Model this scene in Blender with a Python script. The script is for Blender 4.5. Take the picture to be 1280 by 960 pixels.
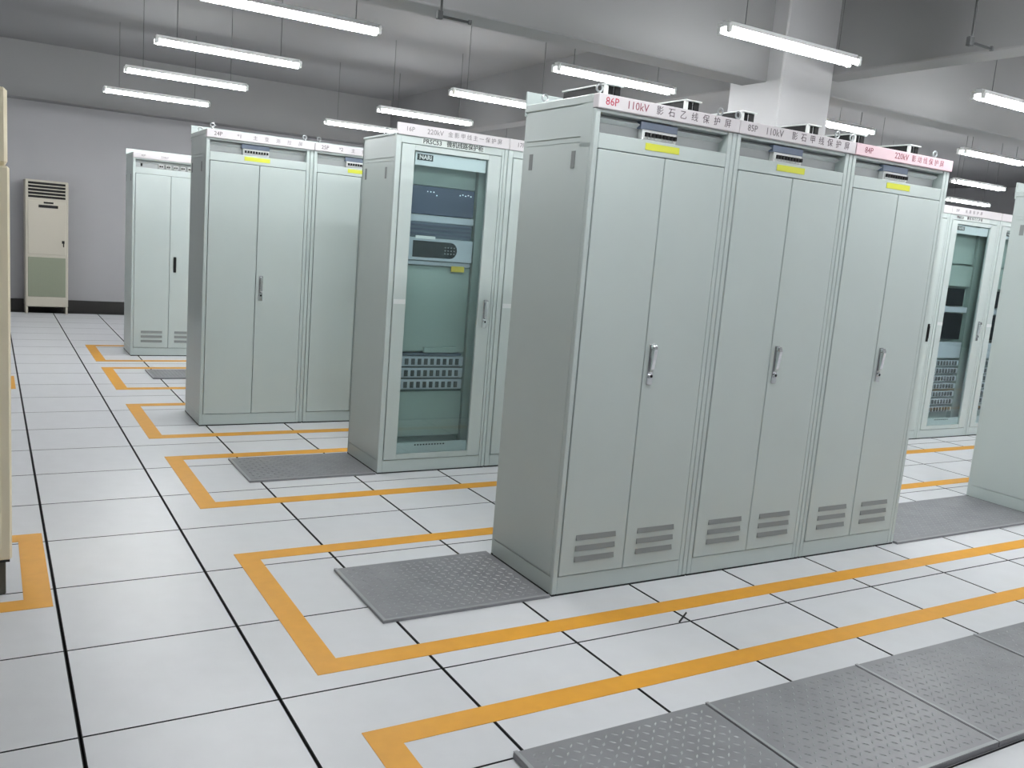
import bpy, bmesh, math, random
from mathutils import Vector, Matrix
random.seed(4)
for o in list(bpy.data.objects):
    bpy.data.objects.remove(o)
sc = bpy.context.scene
C = sc.collection

# ------------------------------------------------------------------ camera
F, YAW, PITCH, ROLL = 1108.67, 0.5398, -0.1560, 0.0820
EYE = Vector((-0.2246, -2.7069, 1.5556))
cy, sy, cp, sp = math.cos(YAW), math.sin(YAW), math.cos(PITCH), math.sin(PITCH)
fw = Vector((sy*cp, cy*cp, sp))
r0 = Vector((cy, -sy, 0))
u0 = r0.cross(fw)
cr, sr = math.cos(ROLL), math.sin(ROLL)
rt = cr*r0 + sr*u0
up = -sr*r0 + cr*u0
cam = bpy.data.cameras.new('camera')
cam.sensor_width = 36
cam.lens = F/1280*36
cam.clip_start = 0.02
cam.clip_end = 100
co = bpy.data.objects.new('camera', cam)
C.objects.link(co)
M = Matrix(((rt.x, up.x, -fw.x, EYE.x), (rt.y, up.y, -fw.y, EYE.y), (rt.z, up.z, -fw.z, EYE.z), (0, 0, 0, 1)))
co.matrix_world = M
sc.camera = co

# ------------------------------------------------------------------ world, exposure, lamp strength
w = bpy.data.worlds.new('world')
sc.world = w
w.use_nodes = True
w.node_tree.nodes['Background'].inputs[0].default_value = (0.6, 0.65, 0.7, 1)
w.node_tree.nodes['Background'].inputs[1].default_value = 0.1
sc.view_settings.view_transform = 'Standard'
sc.view_settings.look = 'None'
sc.view_settings.gamma = 1
sc.view_settings.use_curve_mapping = False
sc.view_settings.exposure = 0.0
TUBE = 90.0
TUBE_COL = (0.975, 0.99, 1.0, 1)

# ------------------------------------------------------------------ materials
def srgb(r, g, b):
    f = lambda c: (c/255/12.92 if c/255 <= .04045 else ((c/255+.055)/1.055)**2.4)
    return (f(r), f(g), f(b), 1)

def mat(name, col, rough=.5, metal=0., noise=0., nscale=6., bump=0., bscale=200., spec=.5, objrand=0.):
    m = bpy.data.materials.new(name)
    m.use_nodes = True
    nt = m.node_tree
    b = nt.nodes['Principled BSDF']
    b.inputs['Base Color'].default_value = col
    b.inputs['Roughness'].default_value = rough
    b.inputs['Metallic'].default_value = metal
    b.inputs['Specular IOR Level'].default_value = spec
    tc = nt.nodes.new('ShaderNodeTexCoord')
    if noise or objrand:
        n = nt.nodes.new('ShaderNodeTexNoise')
        n.inputs['Scale'].default_value = nscale
        n.inputs['Detail'].default_value = 5
        nt.links.new(tc.outputs['Object'], n.inputs['Vector'])
        mr = nt.nodes.new('ShaderNodeMapRange')
        mr.inputs['From Min'].default_value = .3
        mr.inputs['From Max'].default_value = .7
        mr.inputs['To Min'].default_value = 1-noise
        mr.inputs['To Max'].default_value = 1+noise
        nt.links.new(n.outputs['Fac'], mr.inputs['Value'])
        val = mr.outputs[0]
        if objrand:
            oi = nt.nodes.new('ShaderNodeObjectInfo')
            m2 = nt.nodes.new('ShaderNodeMapRange')
            m2.inputs['To Min'].default_value = 1-objrand
            m2.inputs['To Max'].default_value = 1+objrand*.5
            nt.links.new(oi.outputs['Random'], m2.inputs['Value'])
            mm = nt.nodes.new('ShaderNodeMath')
            mm.operation = 'MULTIPLY'
            nt.links.new(val, mm.inputs[0])
            nt.links.new(m2.outputs[0], mm.inputs[1])
            val = mm.outputs[0]
        mx = nt.nodes.new('ShaderNodeVectorMath')
        mx.operation = 'SCALE'
        mx.inputs[0].default_value = col[:3]
        nt.links.new(val, mx.inputs['Scale'])
        nt.links.new(mx.outputs[0], b.inputs['Base Color'])
    if bump:
        n2 = nt.nodes.new('ShaderNodeTexNoise')
        n2.inputs['Scale'].default_value = bscale
        nt.links.new(tc.outputs['Object'], n2.inputs['Vector'])
        bp = nt.nodes.new('ShaderNodeBump')
        bp.inputs['Strength'].default_value = bump
        bp.inputs['Distance'].default_value = .002
        nt.links.new(n2.outputs['Fac'], bp.inputs['Height'])
        nt.links.new(bp.outputs[0], b.inputs['Normal'])
    return m

CAB = mat('cabinet_paint', srgb(185, 196, 194), .36, noise=.015, nscale=2.5, bump=.04, bscale=260)
CABT = mat('cabinet_trim_paint', srgb(198, 206, 203), .36)
RAIL = mat('light_rail_paint', srgb(212, 216, 216), .4)
PLATE = mat('name_plate_white', srgb(204, 200, 203), .4)
PLATEP = mat('name_plate_pink', srgb(222, 196, 203), .4)
INKR = mat('ink_red', srgb(176, 40, 70), .6)
INKD = mat('ink_dark', srgb(74, 62, 70), .6)
INKB = mat('ink_black', srgb(30, 36, 36), .6)
INKM = mat('ink_maroon', srgb(130, 50, 70), .6)
INKG = mat('ink_grey', srgb(105, 100, 104), .6)
BLACK = mat('black_plastic', srgb(13, 13, 14), .6, spec=.3)
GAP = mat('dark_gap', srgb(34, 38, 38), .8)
RUB = mat('black_rubber_edge', srgb(26, 27, 29), .7)
WHITEP = mat('white_plastic', srgb(232, 234, 232), .4)
VENT = mat('vent_mesh_grey', srgb(126, 131, 131), .6)
WINP = mat('window_grey', srgb(176, 179, 180), .25)
BLUEC = mat('blue_grey_cover', srgb(120, 133, 155), .35)
YEL = mat('yellow_label', srgb(204, 208, 62), .5)
YELO = mat('ochre_label', srgb(206, 186, 62), .5)
CHROME = mat('chrome', srgb(225, 228, 230), .16, metal=1)
STEEL = mat('galvanised_steel', srgb(170, 174, 176), .35, metal=.8)
TEAL = mat('teal_panel', srgb(152, 168, 160), .5)
NAVY = mat('navy_module', srgb(62, 74, 96), .4)
NAVY2 = mat('vented_module', srgb(88, 100, 114), .5)
DEVG = mat('device_grey', srgb(180, 188, 194), .4)
SCREEN = mat('dark_display', srgb(18, 24, 26), .15)
TERM = mat('terminal_block', srgb(66, 72, 70), .6)
TILE = mat('tile_laminate', srgb(214, 216, 219), .38, noise=.02, nscale=9, bump=.05, bscale=400, objrand=.03)
TAPE = mat('orange_floor_tape', srgb(220, 158, 44), .5, noise=.04, nscale=14)
CHK = mat('checker_plate_steel', srgb(138, 139, 142), .4, metal=.3, noise=.1, nscale=7, bump=.15, bscale=90)
CHKL = mat('checker_plate_tread', srgb(158, 160, 163), .34, metal=.3)
WALL = mat('wall_paint', srgb(154, 154, 156), .75, noise=.012, nscale=1.5)
CEIL = mat('ceiling_paint', srgb(134, 134, 135), .85, noise=.03, nscale=.8)
COLM = mat('column_paint', srgb(170, 170, 171), .7, noise=.01)
BASEB = mat('baseboard_black', srgb(30, 29, 28), .5)
SLAB = mat('subfloor_black', srgb(20, 20, 21), .9)
REFL = mat('lamp_reflector_white', srgb(240, 242, 242), .35)
ROD = mat('hanger_rod_grey', srgb(92, 94, 96), .5, metal=.4)
BRK = mat('bracket_dark_steel', srgb(46, 48, 49), .5, metal=.3)
ACB = mat('air_conditioner_cream', srgb(176, 171, 158), .45)
ACG = mat('air_conditioner_green_grille', srgb(126, 132, 114), .55)
BEIGE = mat('beige_cabinet_paint', srgb(238, 228, 200), .4)
PLINTH = mat('dark_grey_plinth', srgb(84, 84, 76), .5)

def glass_mat():
    m = bpy.data.materials.new('tinted_glass')
    m.use_nodes = True
    nt = m.node_tree
    nt.nodes.remove(nt.nodes['Principled BSDF'])
    t = nt.nodes.new('ShaderNodeBsdfTransparent')
    t.inputs[0].default_value = (.91, .96, .965, 1)
    g = nt.nodes.new('ShaderNodeBsdfGlossy')
    g.inputs['Roughness'].default_value = .03
    g.inputs['Color'].default_value = (.9, .95, 1, 1)
    lw = nt.nodes.new('ShaderNodeLayerWeight')        # same from both faces of the pane
    pw = nt.nodes.new('ShaderNodeMath')
    pw.operation = 'POWER'
    pw.inputs[1].default_value = 5
    nt.links.new(lw.outputs['Facing'], pw.inputs[0])
    fr = nt.nodes.new('ShaderNodeMapRange')
    fr.inputs['To Min'].default_value = .04
    nt.links.new(pw.outputs[0], fr.inputs['Value'])
    mx = nt.nodes.new('ShaderNodeMixShader')
    nt.links.new(fr.outputs[0], mx.inputs[0])
    nt.links.new(t.outputs[0], mx.inputs[1])
    nt.links.new(g.outputs[0], mx.inputs[2])
    nt.links.new(mx.outputs[0], nt.nodes['Material Output'].inputs['Surface'])
    return m
GLASS = glass_mat()

def emis(name, col, s):
    m = bpy.data.materials.new(name)
    m.use_nodes = True
    b = m.node_tree.nodes['Principled BSDF']
    b.inputs['Base Color'].default_value = (.9, .9, .9, 1)
    b.inputs['Emission Color'].default_value = col
    b.inputs['Emission Strength'].default_value = s
    return m
LAMP = emis('lit_tube', TUBE_COL, TUBE)
LED = emis('indicator_led', (.8, .95, 1, 1), 1.2)

# ------------------------------------------------------------------ mesh helpers
class MB:
    """collects shapes, one mesh out"""
    def __init__(s):
        s.v, s.f, s.mi = [], [], []
    def add(s, v, f, mi=0):
        n = len(s.v)
        s.v += [tuple(p) for p in v]
        s.f += [tuple(i+n for i in q) for q in f]
        s.mi += [mi]*len(f)
        return s
    def box(s, a, b, mi=0, ch=0.):
        x0, y0, z0 = a
        x1, y1, z1 = b
        if ch <= 0:
            v = [(x0,y0,z0),(x1,y0,z0),(x1,y1,z0),(x0,y1,z0),(x0,y0,z1),(x1,y0,z1),(x1,y1,z1),(x0,y1,z1)]
            f = [(0,3,2,1),(4,5,6,7),(0,1,5,4),(1,2,6,5),(2,3,7,6),(3,0,4,7)]
            return s.add(v, f, mi)
        bm = bmesh.new()
        bmesh.ops.create_cube(bm, size=1)
        for q in bm.verts:
            q.co = Vector(((x0+x1)/2+q.co.x*(x1-x0), (y0+y1)/2+q.co.y*(y1-y0), (z0+z1)/2+q.co.z*(z1-z0)))
        bmesh.ops.bevel(bm, geom=bm.edges[:], offset=ch, segments=1, affect='EDGES', profile=.5)
        bm.verts.index_update()
        s.add([q.co[:] for q in bm.verts], [[q.index for q in f.verts] for f in bm.faces], mi)
        bm.free()
        return s
    def cyl(s, p, q, r, n=12, mi=0, r2=None):
        p, q = Vector(p), Vector(q)
        d = (q-p).normalized()
        a = d.orthogonal().normalized()
        b = d.cross(a)
        r2 = r if r2 is None else r2
        v = [p+(a*math.cos(t)+b*math.sin(t))*r for t in [2*math.pi*k/n for k in range(n)]]
        v += [q+(a*math.cos(t)+b*math.sin(t))*r2 for t in [2*math.pi*k/n for k in range(n)]]
        f = [(k, (k+1) % n, n+(k+1) % n, n+k) for k in range(n)]
        f += [tuple(range(n-1, -1, -1)), tuple(range(n, 2*n))]
        return s.add(v, f, mi)
    def torus(s, c, R, r, n=16, m=8, mi=0):      # ring standing in the xz plane
        v, f = [], []
        for i in range(n):
            t = 2*math.pi*i/n
            for j in range(m):
                k = 2*math.pi*j/m
                v.append((c[0]+(R+r*math.cos(k))*math.cos(t), c[1]+r*math.sin(k), c[2]+(R+r*math.cos(k))*math.sin(t)))
        for i in range(n):
            for j in range(m):
                f.append((i*m+j, i*m+(j+1) % m, ((i+1) % n)*m+(j+1) % m, ((i+1) % n)*m+j))
        return s.add(v, f, mi)
    def prism(s, prof, x0, x1, mi=0):            # profile of (y,z) points swept along x
        n = len(prof)
        v = [(x0, y, z) for y, z in prof]+[(x1, y, z) for y, z in prof]
        f = [(k, (k+1) % n, n+(k+1) % n, n+k) for k in range(n)]
        f += [tuple(range(n-1, -1, -1)), tuple(range(n, 2*n))]
        return s.add(v, f, mi)
    def mesh(s, name, mats):
        me = bpy.data.meshes.new(name)
        me.from_pydata(s.v, [], s.f)
        for m in mats:
            me.materials.append(m)
        me.polygons.foreach_set('material_index', s.mi)
        bm = bmesh.new()
        bm.from_mesh(me)
        bmesh.ops.recalc_face_normals(bm, faces=bm.faces[:])
        bm.to_mesh(me)
        bm.free()
        return me

CACHE = {}
def part(name, parent, key, build, mats, loc=None):
    """one mesh object; alike pieces share mesh data through key"""
    if key not in CACHE:
        mb = MB()
        build(mb)
        CACHE[key] = mb.mesh(name, mats if isinstance(mats, (list, tuple)) else [mats])
    o = bpy.data.objects.new(name, CACHE[key])
    C.objects.link(o)
    if parent is not None:
        o.parent = parent
    if loc is not None:
        o.location = loc
    return o
UNI = [0]
def uniq(name, parent, build, mats, loc=None):
    UNI[0] += 1
    return part(name, parent, ('u', UNI[0]), build, mats, loc)
def tag(o, label=None, cat=None, group=None, kind=None):
    for k, v in (('label', label), ('category', cat), ('group', group), ('kind', kind)):
        if v:
            o[k] = v
    return o
def thing(name, loc, label, cat, group=None, rz=0):
    o = bpy.data.objects.new(name, None)
    o.empty_display_size = .1
    C.objects.link(o)
    o.location = loc
    o.rotation_euler = (0, 0, rz)
    return tag(o, label, cat, group)
def text(parent, s, x, z, size, m, y, sx=1., bold=0.):
    cu = bpy.data.curves.new('lettering', 'FONT')
    cu.body = s
    cu.size = size
    cu.extrude = .0004
    cu.offset = bold
    cu.resolution_u = 2
    cu.align_y = 'CENTER'
    t = bpy.data.objects.new('lettering', cu)
    C.objects.link(t)
    bpy.context.view_layer.update()
    me = bpy.data.meshes.new_from_object(t.evaluated_get(bpy.context.evaluated_depsgraph_get()))
    bpy.data.objects.remove(t)
    me.name = 'lettering'
    me.materials.clear()
    me.materials.append(m)
    me.transform(Matrix.Diagonal((sx, 1, 1, 1)))
    me.transform(Matrix.Rotation(math.pi/2, 4, 'X'))
    o = bpy.data.objects.new('lettering', me)
    C.objects.link(o)
    o.parent = parent
    o.location = (x, y, z)
    return o
def pix(p):
    d = Vector(p)-EYE
    k = d.dot(fw)
    return (640+F*d.dot(rt)/k, 480-F*d.dot(up)/k, k) if k > .05 else None

# ------------------------------------------------------------------ setting
X0, X1, Y0, Y1, ZC = -4.2, 20.4, -5.4, 12.33, 3.8
def S(name, build, m):
    return tag(uniq(name, None, build, m), kind='structure')
floor = S('floor', lambda b: b.box((X0, Y0, -.2), (X1, Y1, -.014)), SLAB)
S('ceiling', lambda b: b.box((X0, Y0, ZC), (X1, Y1, ZC+.15)), CEIL)
S('wall_back', lambda b: b.box((X0, Y1, -.2), (X1, Y1+.2, ZC+.15)), WALL)
S('wall_front', lambda b: b.box((X0, Y0-.2, -.2), (X1, Y0, ZC+.15)), WALL)
S('wall_left', lambda b: b.box((X0-.2, Y0-.2, -.2), (X0, Y1+.2, ZC+.15)), WALL)
S('wall_right', lambda b: b.box((X1, Y0-.2, -.2), (X1+.2, Y1+.2, ZC+.15)), WALL)
S('baseboard_back', lambda b: b.box((X0, Y1-.02, -.014), (X1, Y1, .17)), BASEB)
def beam(name, a, b_):
    return S(name, lambda b: b.box(a, b_, 0, .01), CEIL)
beam('trim_1', (X0, 2.72, 3.0), (X1, 3.0, ZC+.02))
beam('trim_2', (5.735, Y0, 3.13), (6.0, Y1, ZC+.02))
beam('trim_3', (X0, 12.0, 3.03), (X1, Y1, ZC+.02))
S('wall_column', lambda b: b.box((5.165, 2.56, -.014), (5.745, 3.14, ZC+.02), 0, .012), COLM)

# floor tiles: the 300 that show largest are parts, the rest one joined part
def tile_build(b, x=0, y=0):
    g, h = .0035, .0022            # half gaps: along the aisle wider than across
    e, f = .0065, .0042            # black edging
    b.box((x+g, y+h, -.014), (x+.6-g, y+.6-h, -.0015), 1)
    o = [(x+g, y+h, -.0015), (x+.6-g, y+h, -.0015), (x+.6-g, y+.6-h, -.0015), (x+g, y+.6-h, -.0015)]
    t = [(x+e, y+f, 0), (x+.6-e, y+f, 0), (x+.6-e, y+.6-f, 0), (x+e, y+.6-f, 0)]
    b.add(o+t, [(0, 1, 5, 4), (1, 2, 6, 5), (2, 3, 7, 6), (3, 0, 4, 7)], 1)
    b.add(t, [(0, 1, 2, 3)], 0)
tiles = []
i0, i1, j0, j1 = -7, 34, -9, 20
for i in range(i0, i1):
    for j in range(j0, j1):
        x, y = .6*i, .6*j
        ps = [pix((x+a, y+b, 0)) for a in (0, .6) for b in (0, .6)]
        if all(ps):
            xs = [q[0] for q in ps]
            ys = [q[1] for q in ps]
            vis = max(xs) > 0 and min(xs) < 1280 and max(ys) > 0 and min(ys) < 960
            # behind the main cabinet row as seen from here: keep out of the part list
            hid = y > 1.2 and min(xs) > 660 and max(xs) < 1110
            tiles.append(((0 if (not vis or hid) else (max(ys)-min(ys))*(max(xs)-min(xs))), x, y))
        else:
            tiles.append((0, x, y))
tiles.sort(reverse=True)
near = [t for t in tiles[:296] if t[0] > 0]
rest = tiles[len(near):]
for _, x, y in near:
    part('floor_tile', floor, 'tile', tile_build, [TILE, RUB], (x, y, 0))
tag(uniq('floor_tiles', floor, lambda b: [tile_build(b, x, y) for _, x, y in rest if x+.6 < X1 and y+.6 <= Y1], [TILE, RUB]), kind='stuff')

# ------------------------------------------------------------------ floor tape outlines
def tape(x0, x1, y0, y1, label, wd=.1, right=False):
    t = thing('floor_tape', (x0, y0, 0), label, 'floor tape', 'orange outlines taped round the cabinet rows')
    W, H = x1-x0, y1-y0
    h = .0016
    uniq('tape_strip', t, lambda b: b.box((0, 0, 0), (W, wd, h)), TAPE)
    uniq('tape_strip', t, lambda b: b.box((0, H-wd, 0), (W, H, h)), TAPE)
    if not right:
        uniq('tape_strip', t, lambda b: b.box((0, wd, 0), (wd, H-wd, h)), TAPE)
    else:
        uniq('tape_strip', t, lambda b: b.box((W-wd, wd, 0), (W, H-wd, h)), TAPE)
tape(.775, 12, -1.62, -.295, 'orange tape outline around the dark plates in the bottom right foreground')
tape(.765, 12, .11, 1.375, 'orange tape outline around the big front cabinet row and its left plate')
tape(.758, 12, 2.11, 3.27, 'orange tape outline around the glass-door cabinet row')
tape(.74, 12, 3.79, 5.05, 'orange tape outline around the middle cabinets with chrome handle')
tape(.745, 12, 5.7, 6.96, 'orange tape outline around the small far plate, second farthest')
tape(.738, 12, 7.34, 8.6, 'farthest orange tape outline, around the cabinet with the black handle')
tape(-2.6, -.015, 1.015, 1.925, 'orange tape outline around the beige cabinet at the left edge', right=True)
tape(-2.6, -.03, 5.8, 6.45, 'small far piece of orange tape outline at the left edge', right=True)

# stray sliver of black edging lifted out of a joint
tag(uniq('rubber_strip', None, lambda b: b.add(
    [(2.335, -.004, .001), (2.34, .009, .001), (2.425, .06, .012), (2.42, .048, .012),
     (2.335, -.004, .004), (2.34, .009, .004), (2.425, .06, .015), (2.42, .048, .015)],
    [(0, 1, 2, 3), (4, 5, 6, 7), (0, 1, 5, 4), (1, 2, 6, 5), (2, 3, 7, 6), (3, 0, 4, 7)]), RUB),
    'short black rubber strip sticking out of a tile joint by the orange tape', 'rubber strip')

# ------------------------------------------------------------------ checker plates
def treads(b, W, D, th):
    p = .034
    nx, ny = int((W-.05)/p), int((D-.05)/p)
    ox, oy = (W-(nx-1)*p)/2, (D-(ny-1)*p)/2
    for i in range(nx):
        for j in range(ny):
            a = math.radians(45 if (i+j) % 2 else -45)
            ca, sa = math.cos(a), math.sin(a)
            cx, cy_ = ox+i*p, oy+j*p
            pts = [(-.013, 0, 0), (0, -.004, 0), (.013, 0, 0), (0, .004, 0), (-.005, 0, .0022), (.005, 0, .0022)]
            b.add([(cx+q[0]*ca-q[1]*sa, cy_+q[0]*sa+q[1]*ca, th+q[2]) for q in pts],
                  [(0, 1, 5, 4), (1, 2, 5), (2, 3, 4, 5), (3, 0, 4)])
def plate(x0, x1, y0, y1, th, label, group=None):
    W, D = x1-x0, y1-y0
    t = thing('checker_plate', (x0, y0, 0.0), label, 'floor plate', group)
    k = ('plate', round(W, 3), round(D, 3), th)
    part('sheet', t, k, lambda b: (b.box((0, 0, .0), (W, D, th-.002), 0, .001), b.box((.004, .004, th-.002), (W-.004, D-.004, th), 0),), CHK)
    part('rim', t, k+(1,), lambda b: (b.box((0, 0, th), (W, .014, th+.002)), b.box((0, .014, th), (.014, D, th+.002))), CHKL)
    tag(part('tread_pattern', t, k+(2,), lambda b: treads(b, W, D, th), CHKL), kind='stuff')
plate(1.14, 1.943, .425, 1.03, .012, 'dark grey checker plate on the floor left of the front cabinet row')
plate(1.13, 1.944, 2.545, 3.11, .012, 'dark grey checker plate left of the glass-door cabinet')
plate(1.13, 1.93, 6.24, 6.76, .012, 'small far dark plate behind the middle cabinet with chrome handle')
plate(4.362, 5.945, .41, 1.0, .012, 'wide dark plate between front cabinet row and right edge cabinet')
gp = 'row of dark plates in the foreground'
plate(1.15, 1.93, -1.195, -.6, .022, 'foreground dark checker plate, leftmost of the bottom right row', gp)
plate(1.934, 2.722, -1.195, -.6, .022, 'foreground dark checker plate, second from left of the bottom right row', gp)
plate(2.726, 3.506, -1.195, -.6, .022, 'foreground dark checker plate, third from left, at the right edge', gp)
plate(3.51, 4.3, -1.195, -.6, .022, 'foreground dark checker plate, rightmost, only its far corner in view', gp)

# ------------------------------------------------------------------ cabinet pieces
W_, D_ = .797, .575
def side_panels(t, slots=True):
    for s, x in ((0, 0.), (1, W_-.006)):
        sp_ = part('side_panel', t, 'side_panel', lambda b: (
            b.box((0, .026, .094), (.006, .55, 2.004), 0, .0015),
            b.box((.001, .026, 2.03), (.006, .55, 2.16), 0, .0012),
            b.box((.002, .026, .009), (.006, .55, .086), 0, .001),
            b.box((.002, .026, 2.008), (.006, .55, 2.026), 0, .0008)), CAB, (x, 0, 0))
        if slots:
            for y in (.125, .475):
                part('lifting_slot', sp_, 'slot%d' % s, (lambda b: b.box((-.0012, 0, 1.9), (.004, .03, 1.972))) if s == 0 else (lambda b: b.box((.002, 0, 1.9), (.0072, .03, 1.972))), VENT, (0, y, 0))
def handle(b):
    b.box((0, -.006, 0), (.032, 0, .19), 0, .002)
    b.box((.004, -.009, .125), (.028, -.004, .184), 2, .002)         # recess below the grip
    b.prism([(-.006, .06), (-.02, .075), (-.03, .165), (-.028, .178), (-.006, .182)], .007, .025, 0)
    b.box((.003, -.026, .165), (.029, -.006, .186), 0, .004)
    b.cyl((.016, -.006, .042), (.016, -.015, .042), .011, 14, 0)
    b.cyl((.016, -.015, .042), (.016, -.0158, .042), .007, 10, 1)
def black_handle(b):
    b.box((0, -.008, 0), (.03, 0, .17), 0, .003)
    b.box((.006, -.016, .03), (.024, -.008, .15), 0, .003)
def vent(b):
    b.prism([(-.0005, .026), (-.0005, 0), (-.006, .002), (-.001, .026)], 0, .222)
    b.box((0, -.0012, 0), (.222, .0005, .026))
def eye_bolt(t, x, y, z=2.2):
    part('eye_bolt', t, 'eye_bolt', lambda b: (b.cyl((0, 0, 0), (0, 0, .008), .014, 12), b.cyl((0, 0, .008), (0, 0, .02), .006, 8), b.torus((0, 0, .034), .015, .0042)), STEEL, (x, y, z))
def roof_fan(t, x, y, ln=.33, z=2.2):
    r = part('roof_fan', t, ('fan', ln), lambda b: (b.box((.004, .012, 0), (.052, ln, .06), 0), ), BLACK, (x, y, z))
    part('lid', r, ('fanlid', ln), lambda b: b.box((0, -.006, .061), (.095, ln+.01, .067), 0, .001), WHITEP)
    part('flange', r, ('fanpost', ln), lambda b: (b.box((0, 0, 0), (.017, .0115, .0605)), b.box((.055, .004, 0), (.085, .011, .0605), 1), b.box((0, .0116, 0), (.0035, ln, .006))), [WHITEP, BLACK])
def breakers(t, n, x, z, spread=.02, w=.019):
    r = part('breaker_strip', t, ('mcb', n, spread), lambda b: (b.box((-.006, 0, -.018), (n*spread+.004, .03, .028)), ), WHITEP, (x, .028, z))
    for k in range(n):
        part('breaker', r, ('mcbk', w), lambda b: (b.box((0, -.008, -.012), (w-.002, .004, .016), 0), b.box((.002, -.018, -.004), (w-.004, -.006, .013), 1)), [WHITEP, BLACK], (k*spread, 0, 0))
    return r

def relay_cabinet(x, y, label, texts, plate_m=PLATE, vents=True, fans=True, bolts=True, hand='chrome', back_plate=True, mcb=1, dx=0.):
    t = thing('relay_cabinet', (x, y, 0), label, 'cabinet', 'two-door relay cabinets')
    part('carcass', t, 'carcass', lambda b: (
        b.box((.006, .024, .009), (W_-.006, D_, 1.985)),
        b.box((.006, .1, 1.985), (W_-.006, D_, 2.165)),
        b.box((0, .03, 2.165), (W_, D_, 2.2), 0, .003),
        b.box((0, 0, .009), (.026, .026, 2.14), 0, .003),
        b.box((.744, 0, .009), (.768, .026, 2.14), 0, .002),
        b.box((.771, 0, .009), (W_, .026, 2.14), 0, .003),
        b.box((.026, .001, .009), (.744, .024, .09), 0, .0015),
        b.box((.026, .001, 1.982), (.744, .1, 2.044), 0, .002),
        b.box((.0, .024, 1.985), (.03, .1, 2.165)), b.box((.744, .024, 1.985), (W_, .1, 2.165)),
        b.box((.026, .006, 2.128), (.744, .1, 2.165))), CAB)
    part('base_shadow_strip', t, 'base_shadow_strip', lambda b: b.box((.003, .003, 0), (W_-.003, D_-.003, .0095)), GAP)  # dark strip standing in for the shadow line under the cabinet
    part('gap_shade_liner', t, 'gap_shade_liner', lambda b: b.box((.026, .0205, .09), (.744, .0238, 1.982)), GAP)  # dark liner, puts the shade of the door gaps into colour
    side_panels(t)
    # window strip over the doors
    wp = part('window_panel', t, 'window_panel', lambda b: b.box((.03, .06, 2.044), (.744, .064, 2.128)), WINP)
    part('window_rail', wp, 'window_rail', lambda b: b.prism([(.03, 2.108), (.058, 2.094), (.06, 2.1), (.06, 2.122)], .03, .744), RAIL)
    if mcb == 1:
        part('breaker_cover', t, 'mcb_cover', lambda b: b.box((-.012, .024, 2.092), (.195, .054, 2.124), 0, .002), BLUEC, (.27+dx, 0, 0))
        breakers(t, 9, .278+dx, 2.066)
        part('label_sticker', t, 'label_sticker', lambda b: b.box((0, -.0006, 2.004), (.19, .0015, 2.033)), YEL, (.275+dx, 0, 0))
    else:
        for k in range(6):
            breakers(t, 2, .27+k*.075, 2.07, .02)
        part('indicator', t, 'indic', lambda b: b.box((0, .045, 2.06), (.016, .06, 2.09)), BLACK, (.085, 0, 0))
    # doors
    for s, (a, c) in enumerate(((.029, .3865), (.3905, .7405))):
        d = part('door', t, 'door%d' % s, lambda b: b.box((a, -.003, .094), (c, .018, 1.978), 0, .0025), CAB)
        if vents:
            vx = .104 if s == 0 else .455
            for z in (.256, .205, .154):
                part('vent', d, 'vent', vent, VENT, (vx, -.003, z))
        if s == 1:
            if hand == 'chrome':
                part('handle', d, 'handle', handle, [CHROME, BLACK, VENT], (.412, -.003, .97))
            else:
                part('handle', d, 'bhandle', black_handle, [BLACK], (.43, -.003, .94))
    # name plate and header
    h = part('name_plate', t, ('np', plate_m.name), lambda b: b.box((0, -.012, 2.141), (W_, .0295, 2.2), 0, .003), plate_m)
    for s, tx, size, m in texts:
        text(h, s, tx, 2.171, size, m, -.0122)
    if back_plate:
        part('rear_header', t, 'rear_header', lambda b: b.box((0, D_-.004, 2.15), (W_, D_+.008, 2.262), 0, .002), CAB)
    if fans:
        roof_fan(t, .105, .1)
        roof_fan(t, .555, .1)
    if bolts:
        for bx in (.055, .742):
            eye_bolt(t, bx, .07)
            eye_bolt(t, bx, .5)
    return t

cn = lambda s, x0, step, size, m: [(ch, x0+k*step, size, m) for k, ch in enumerate(s) if ch != ' ']
R1Y = .43
relay_cabinet(1.952, R1Y, 'grey two-door cabinet with 86P red lettering, leftmost of the front row',
    [('86P', .035, .046, INKR), ('110kV', .145, .046, INKM)]+cn('影石乙线保护屏', .305, .066, .04, INKD))
relay_cabinet(2.752, R1Y, 'grey two-door cabinet with 85P lettering, middle of the front row',
    [('85P', .045, .042, INKG), ('110kV', .16, .046, INKG)]+cn('影石甲线保护屏', .335, .062, .04, INKD))
relay_cabinet(3.552, R1Y, 'grey two-door cabinet with pink 84P name plate, right end of the front row',
    [('84P', .065, .042, INKM), ('220kV', .3, .044, INKM)]+cn('影动线保护屏', .44, .048, .036, INKM), PLATEP, dx=.01)
relay_cabinet(5.955, R1Y, 'grey cabinet at the right edge standing beyond the wide dark plate',
    [('83P', .05, .042, INKM)], fans=False)
relay_cabinet(1.143, 4.14, 'grey two-door cabinet with chrome handle in the middle distance, left one',
    [('24P', .05, .04, INKD), ('*1', .215, .038, INKD)]+cn('主变测控屏', .33, .085, .034, INKG), vents=False, fans=False)
relay_cabinet(1.944, 4.14, 'grey cabinet partly hidden behind the glass-door rack, beside the middle one',
    [('25P', .05, .04, INKD), ('*2', .19, .038, INKD)]+cn('主变测控屏', .29, .085, .034, INKG), vents=False, fans=False)
relay_cabinet(1.118, 7.755, 'farthest grey cabinet with black handle, near the standing air conditioner',
    [('40P', .08, .03, INKG), ('220kV', .28, .03, INKG)], fans=False, bolts=False, hand='black', mcb=6)

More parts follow.
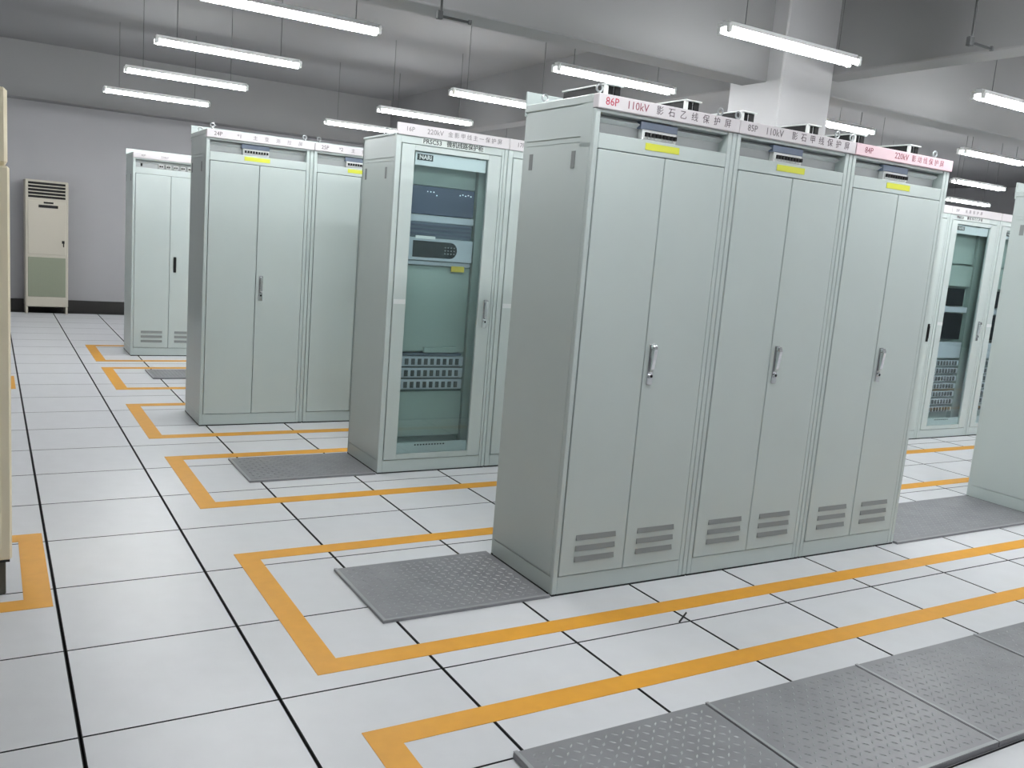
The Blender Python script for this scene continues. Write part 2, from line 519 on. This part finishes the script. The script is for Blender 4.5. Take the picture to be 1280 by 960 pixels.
# ------------------------------------------------------------------ glass-door racks
def rack(x, y, label, gear, head, sub, handle_mat='chrome', raise_head=True):
    t = thing('glass_door_rack', (x, y, 0), label, 'cabinet', 'racks with glazed doors')
    part('carcass', t, 'rcarcass', lambda b: (
        b.box((.006, .026, .009), (.032, D_, 2.165)), b.box((W_-.032, .026, .009), (W_-.006, D_, 2.165)),
        b.box((.006, D_-.02, .009), (W_-.006, D_, 2.165)), b.box((.032, .026, .009), (W_-.032, D_-.02, .1)),
        b.box((.032, .026, 2.11), (W_-.032, D_-.02, 2.165)),
        b.box((0, .03, 2.165), (W_, D_, 2.18), 0, .003),
        b.box((0, 0, .009), (.036, .026, 2.168), 0, .003), b.box((.752, 0, .009), (.77, .026, 2.168), 0, .002),
        b.box((.773, 0, .009), (W_, .026, 2.168), 0, .003), b.box((.036, .001, .009), (.752, .026, .088), 0, .002),
        b.box((.036, .001, 2.122), (.752, .026, 2.168), 0, .002)), CAB)
    part('base_shadow_strip', t, 'base_shadow_strip', lambda b: b.box((.003, .003, 0), (W_-.003, D_-.003, .0095)), GAP)  # same dark strip for the shadow line at the base
    part('gap_shade_liner', t, 'rgap_shade_liner', lambda b: (b.box((.034, .022, .088), (.05, .03, 2.122)), b.box((.74, .022, .088), (.754, .03, 2.122))), GAP)  # dark liners that paint in shade along both door edges
    side_panels(t, True)
    d = part('door', t, 'rdoor', lambda b: (
        b.box((.04, -.004, .092), (.128, .02, 2.118), 0, .003), b.box((.655, -.004, .092), (.748, .02, 2.118), 0, .003),
        b.box((.128, -.002, 2.085), (.655, .02, 2.118), 0, .001), b.box((.128, -.002, .092), (.655, .02, .128), 0, .001)), CAB)
    part('glass_pane', d, 'rpane', lambda b: b.box((.128, .006, .128), (.655, .01, 2.085)), GLASS)
    part('logo_panel', d, 'rlogo', lambda b: b.box((.14, .0125, 2.0), (.645, .016, 2.078)), RAIL)
    part('kick_panel', d, 'rkick', lambda b: (b.box((.135, .0125, .13), (.65, .016, .2), 0),
         [b.box((.26+k*.021, .0118, .178), (.272+k*.021, .0127, .187), 1) for k in range(11)]), [CAB, GAP])
    lg = part('logo_badge', t, 'rbadge', lambda b: b.box((.152, .0108, 2.03), (.262, .0124, 2.068)), GAP)
    text(lg, 'NARI', .166, 2.049, .036, WHITEP, .0104, 1.05, .0012)
    if handle_mat == 'chrome':
        part('handle', d, 'handle', handle, [CHROME, BLACK, VENT], (.694, -.004, .98))
    else:
        part('handle', d, 'bhandle', black_handle, [BLACK], (.704, -.004, .96))
    part('hinge_tape', d, 'rhinge', lambda b: b.box((.043, -.0065, 1.12), (.124, -.004, 1.15)), RAIL)
    mp = part('mounting_panel', t, 'rmount', lambda b: (
        b.box((.032, .14, .1), (W_-.032, .16, 2.11)), b.box((.032, .09, .1), (.1, .14, 2.11)), b.box((.64, .09, .1), (.765, .14, 2.11))), TEAL)
    gear(t)
    hz = 2.169
    h = part('name_plate', t, 'rnp', lambda b: b.box((0, -.01, hz), (W_, .004, 2.24), 0, .002), PLATE)
    for s, tx, size, m in head:
        text(h, s, tx, 2.206, size, m, -.0102)
    if sub:
        sb = part('type_label', t, 'rsub', lambda b: b.box((.17, -.0005, 2.127), (.62, .0012, 2.165)), CABT)
        for s, tx, size, m in sub:
            text(sb, s, tx, 2.146, size, m, -.0008, 1., .0006)
    for bx in (.055, .742):
        eye_bolt(t, bx, .3, 2.18)
    return t

def gear_main(t):
    def bx(name, a, c, m, y0=.09, y1=.139, ch=.002):
        return uniq(name, t, lambda b: b.box((a[0], y0, a[1]), (c[0], y1, c[1]), 0, ch), m)
    bx('blank_panel', (.11, 1.885), (.63, 2.04), TEAL, .11)
    md = bx('protection_module', (.15, 1.70), (.61, 1.878), NAVY, .075)
    for k in range(4):
        part('indicator', md, 'led', lambda b: b.box((0, .0735, 0), (.006, .0752, .006)), LED, (.265+k*.022, 0, 1.842-(k == 3)*.02))
    for k in range(5):
        part('indicator', md, 'led', lambda b: None, LED, (.5+k*.02, 0, 1.838+(k % 2)*.006))
    bx('filler_strip', (.13, 1.652), (.62, 1.697), DEVG, .08)
    vm = bx('vented_module', (.14, 1.553), (.61, 1.65), NAVY2, .08)
    for k in range(3):
        uniq('vent_bar', vm, lambda b: b.box((.15, .074, 1.57+k*.027), (.6, .0805, 1.582+k*.027)), NAVY)
    dv = bx('display_unit', (.13, 1.405), (.62, 1.55), DEVG, .07)
    def scr(b):
        prof = [(.185, 1.425), (.185, 1.53)]
        n = 8
        for k in range(n+1):
            a = math.pi/2-math.pi*k/n
            prof.append((.455+.05*math.cos(a), 1.4775+.0525*math.sin(a)))
        b.add([(x, .067, z) for x, z in prof]+[(x, .0705, z) for x, z in prof],
              [tuple(range(len(prof)))]+[(k, (k+1) % len(prof), len(prof)+(k+1) % len(prof), len(prof)+k) for k in range(len(prof))])
    ds = uniq('screen', dv, scr, SCREEN)
    uniq('keypad', dv, lambda b: [b.box((.412+i*.022, .0655, 1.452+j*.02), (.422+i*.022, .0672, 1.46+j*.02)) for i in range(4) for j in range(3)], VENT)
    uniq('tag', dv, lambda b: b.box((.2, .066, 1.543), (.34, .0702, 1.562)), WHITEP)
    bx('filler_strip', (.12, 1.375), (.62, 1.4), DEVG, .085)
    bx('blank_panel', (.11, .8), (.63, 1.37), TEAL, .105)
    bx('label_sticker', (.48, 1.34), (.575, 1.378), YELO, .082, .09, 0)
    bx('sill', (.14, .775), (.6, .79), NAVY2, .08)
    bx('label_holder', (.32, .795), (.56, .83), TEAL, .085)
    for r in range(3):
        tr = bx('terminal_row', (.115, .704-r*.078), (.62, .77-r*.078), DEVG, .085, .139, .001)
        for k in range(10):
            part('terminal', tr, 'terminal', lambda b: (b.box((0, .078, 0), (.024, .0852, .04), 0), b.box((.004, .074, .008), (.02, .078, .03), 0)), TERM, (.14+k*.0465, 0, .714-r*.078))
    bx('blank_panel', (.11, .22), (.63, .53), TEAL, .1)

def gear_far(t):
    def bx(name, a, c, m, y0=.09, y1=.139, ch=.002):
        return uniq(name, t, lambda b: b.box((a[0], y0, a[1]), (c[0], y1, c[1]), 0, ch), m)
    bx('blank_panel', (.11, 1.72), (.63, 2.04), TEAL, .11)
    bx('blank_panel', (.11, 1.5), (.63, 1.7), TEAL, .1)
    bx('relay_module', (.13, 1.31), (.52, 1.48), SCREEN, .075)
    bx('relay_module', (.13, .98), (.55, 1.235), SCREEN, .075)
    bx('filler_strip', (.12, 1.245), (.62, 1.3), DEVG, .085)
    bx('blank_panel', (.12, .79), (.62, .95), DEVG, .085)
    for r in range(7):
        tr = bx('terminal_row', (.115, .715-r*.078), (.62, .765-r*.078), DEVG, .085, .139, .001)
        for k in range(10):
            part('terminal', tr, 'terminal', lambda b: None, TERM, (.14+k*.0465, 0, .72-r*.078))

rack(1.955, 2.555, 'grey cabinet with a glass front door showing relay equipment, left of front row',
     gear_main, [('16P', .055, .04, INKG), ('220kV', .2, .044, INKG)]+cn('金影甲线主一保护屏', .345, .045, .036, INKG),
     [('PRSC53', .18, .04, INKB)]+cn('微机线路保护柜', .345, .038, .038, INKB))
rack(2.756, 2.555, 'cabinet of which only a narrow strip shows behind the 86P cabinet',
     gear_far, [('17P', .055, .04, INKG)], None)
rack(6.755, 2.555, 'grey cabinet with black door handle, just right of the 84P cabinet',
     gear_far, [], None, 'black')
rack(7.557, 2.555, 'grey glass-door cabinet in the gap beside the right edge cabinet',
     gear_far, [('20P', .055, .036, INKG)]+cn('线路保护屏', .2, .06, .034, INKG), [('PRSC53', .1, .032, INKD)]+cn('微机线路保护柜', .26, .036, .03, INKD))
rack(8.359, 2.555, 'cabinet strip showing right of the far glass-door cabinet, by the right edge cabinet',
     gear_far, [], None)

# ------------------------------------------------------------------ beige cabinet at the left edge
t = thing('storage_cabinet', (-.98, 1.18, 0), 'beige standing cabinet on a dark plinth at the left edge', 'cabinet')
uniq('plinth', t, lambda b: b.box((.02, .02, 0), (.806, .6, .14), 0, .004), PLINTH)
uniq('body', t, lambda b: b.box((0, 0, .15), (.828, .62, 1.69), 0, .008), BEIGE)
uniq('body_strip', t, lambda b: b.box((.01, .01, .139), (.82, .61, .152)), GAP)
uniq('top_section', t, lambda b: b.box((0, .01, 1.695), (.822, .61, 1.975), 0, .012), BEIGE)
d = uniq('door', t, lambda b: b.box((.04, -.004, .2), (.79, .006, 1.65), 0, .003), BEIGE)
uniq('handle', d, lambda b: b.box((.08, -.02, .95), (.1, -.003, 1.1), 0, .004), CHROME)

# ------------------------------------------------------------------ standing air conditioner by the far wall
t = thing('air_conditioner', (.235, 11.86, 0), 'cream floor-standing air conditioner against the far wall', 'air conditioner', None, .03)
uniq('body', t, lambda b: (b.box((0, 0, .1), (.555, .34, 1.91), 0, .012),), ACB)
for x in (.004, .521):
    uniq('foot', t, lambda b: b.box((x, .01, 0), (x+.03, .33, .1), 0, .003), ACB)
uniq('front_panel', t, lambda b: b.box((.035, -.008, .86), (.52, .004, 1.62), 0, .004), ACB)
og = uniq('outlet_grille', t, lambda b: b.box((.04, -.006, 1.66), (.515, .004, 1.89)), BLACK)
for k in range(5):
    uniq('louver', og, lambda b: b.prism([(-.012, 1.692+k*.047), (-.012, 1.7+k*.047), (-.004, 1.708+k*.047), (-.004, 1.7+k*.047)], .04, .515), ACB)
uniq('display', t, lambda b: b.box((.17, -.012, 1.525), (.42, -.006, 1.565), 0, .002), BLACK)
uniq('badge', t, lambda b: b.box((.235, -.012, 1.585), (.36, -.006, 1.61), 0, .002), BLACK)
uniq('key_switch', t, lambda b: (b.box((.47, -.014, 1.03), (.505, -.006, 1.07), 0, .003), b.box((.485, -.012, .98), (.5, -.006, 1.03), 0, .002)), BLACK)
ig = uniq('intake_grille', t, lambda b: b.box((.035, -.008, .25), (.52, .004, .82), 0, .004), ACG)
uniq('grille_bars', ig, lambda b: [b.box((.06+k*.022, -.011, .28), (.07+k*.022, -.007, .79)) for k in range(20)], ACG)
uniq('base_panel', t, lambda b: b.box((.02, -.006, .11), (.535, .004, .23), 0, .003), ACB)

# ------------------------------------------------------------------ hanging fluorescent lights
def light(x, y, label, ln=1.24, z=2.97):
    t = thing('fluorescent_light', (x, y, z), label, 'ceiling light', 'hanging fluorescent lights')
    part('reflector', t, 'reflector', lambda b: (
        b.prism([(-.058, .03), (-.05, .04), (.05, .04), (.058, .03)], 0, ln),
        b.box((.01, -.028, .0395), (ln-.01, .028, .068), 0, .003)), REFL)
    for s in (-1, 1):
        part('tube', t, 'tube', lambda b: b.cyl((.03, 0, .012), (ln-.03, 0, .012), .0135, 8), LAMP, (0, s*.042, 0))
        for xx in (0, ln-.03):
            part('socket', t, 'socket', lambda b: (b.box((0, -.016, -.006), (.028, .016, .054), 0, .004)), WHITEP, (xx, s*.042, 0))
    for xx in (.18, ln-.18):
        part('hanger_rod', t, 'rod', lambda b: b.cyl((0, 0, .066), (0, 0, ZC-z), .0028, 6), ROD, (xx, 0, 0))
XS = [.99, 3.75, 6.42, 9.2, 11.95, 14.7]
YS = [-2.0, -.1, 1.72, 3.66, 5.57, 7.5, 9.45]
seen_ = {(1, 3): 'largest hanging tube light at the top left of the view', (1, 4): 'second hanging tube light from the top in the left line',
        (1, 5): 'third hanging tube light from the top in the left line', (1, 6): 'lowest and farthest hanging tube light in the left line',
        (2, 2): 'big hanging tube light in front of the white column', (2, 3): 'hanging tube light right above the 86P cabinet',
        (2, 4): 'hanging tube light just left of the 86P cabinet top', (2, 5): 'hanging tube light just above the glass-door rack',
        (2, 6): 'small hanging tube light left of the glass-door rack top', (3, 2): 'hanging tube light cut by the right edge, topmost there',
        (3, 3): 'hanging tube light just right of the white column, over the 84P cabinet', (4, 3): 'second hanging tube light from the top at the right edge',
        (5, 4): 'third hanging tube light from the top at the right edge', (6, 5): 'lowest hanging tube light at right, just above the far rack'}
seen = {(i-1, j): v for (i, j), v in seen_.items()}
nth = ['first', 'second', 'third', 'fourth', 'fifth', 'sixth', 'seventh']
for i, x in enumerate(XS):
    for j, y in enumerate(YS):
        light(x, y, seen.get((i, j), 'hidden hanging tube light, %s from the front in the %s line from the left' % (nth[j], nth[i])))

for k, y in enumerate((7.5, 9.45)):  # extra lamps out of view, added to lift the dark upper left ceiling
    light(-1.77, y, 'added unseen tube light to brighten the left ceiling, %s from the front' % nth[k])

# ------------------------------------------------------------------ bent hanger brackets under the ceiling
for x, y, lab in ((2.19, 2.53, 'dark bent hanger rod under the ceiling left of centre'), (4.62, .61, 'dark bent hanger rod under the ceiling at top right')):
    zz = 2.9
    t = thing('hanger_bracket', (x, y, zz), lab, 'bracket', 'bent hanger rods')
    uniq('drop_rod', t, lambda b: b.cyl((0, 0, 0), (0, 0, ZC-zz), .008, 8), BRK)
    uniq('arm', t, lambda b: (b.cyl((-.015, 0, 0), (.21, 0, .0), .008, 8), b.box((-.028, -.015, -.02), (.008, .015, .03), 0, .003), b.cyl((.2, 0, -.012), (.2, 0, .014), .012, 8)), BRK)
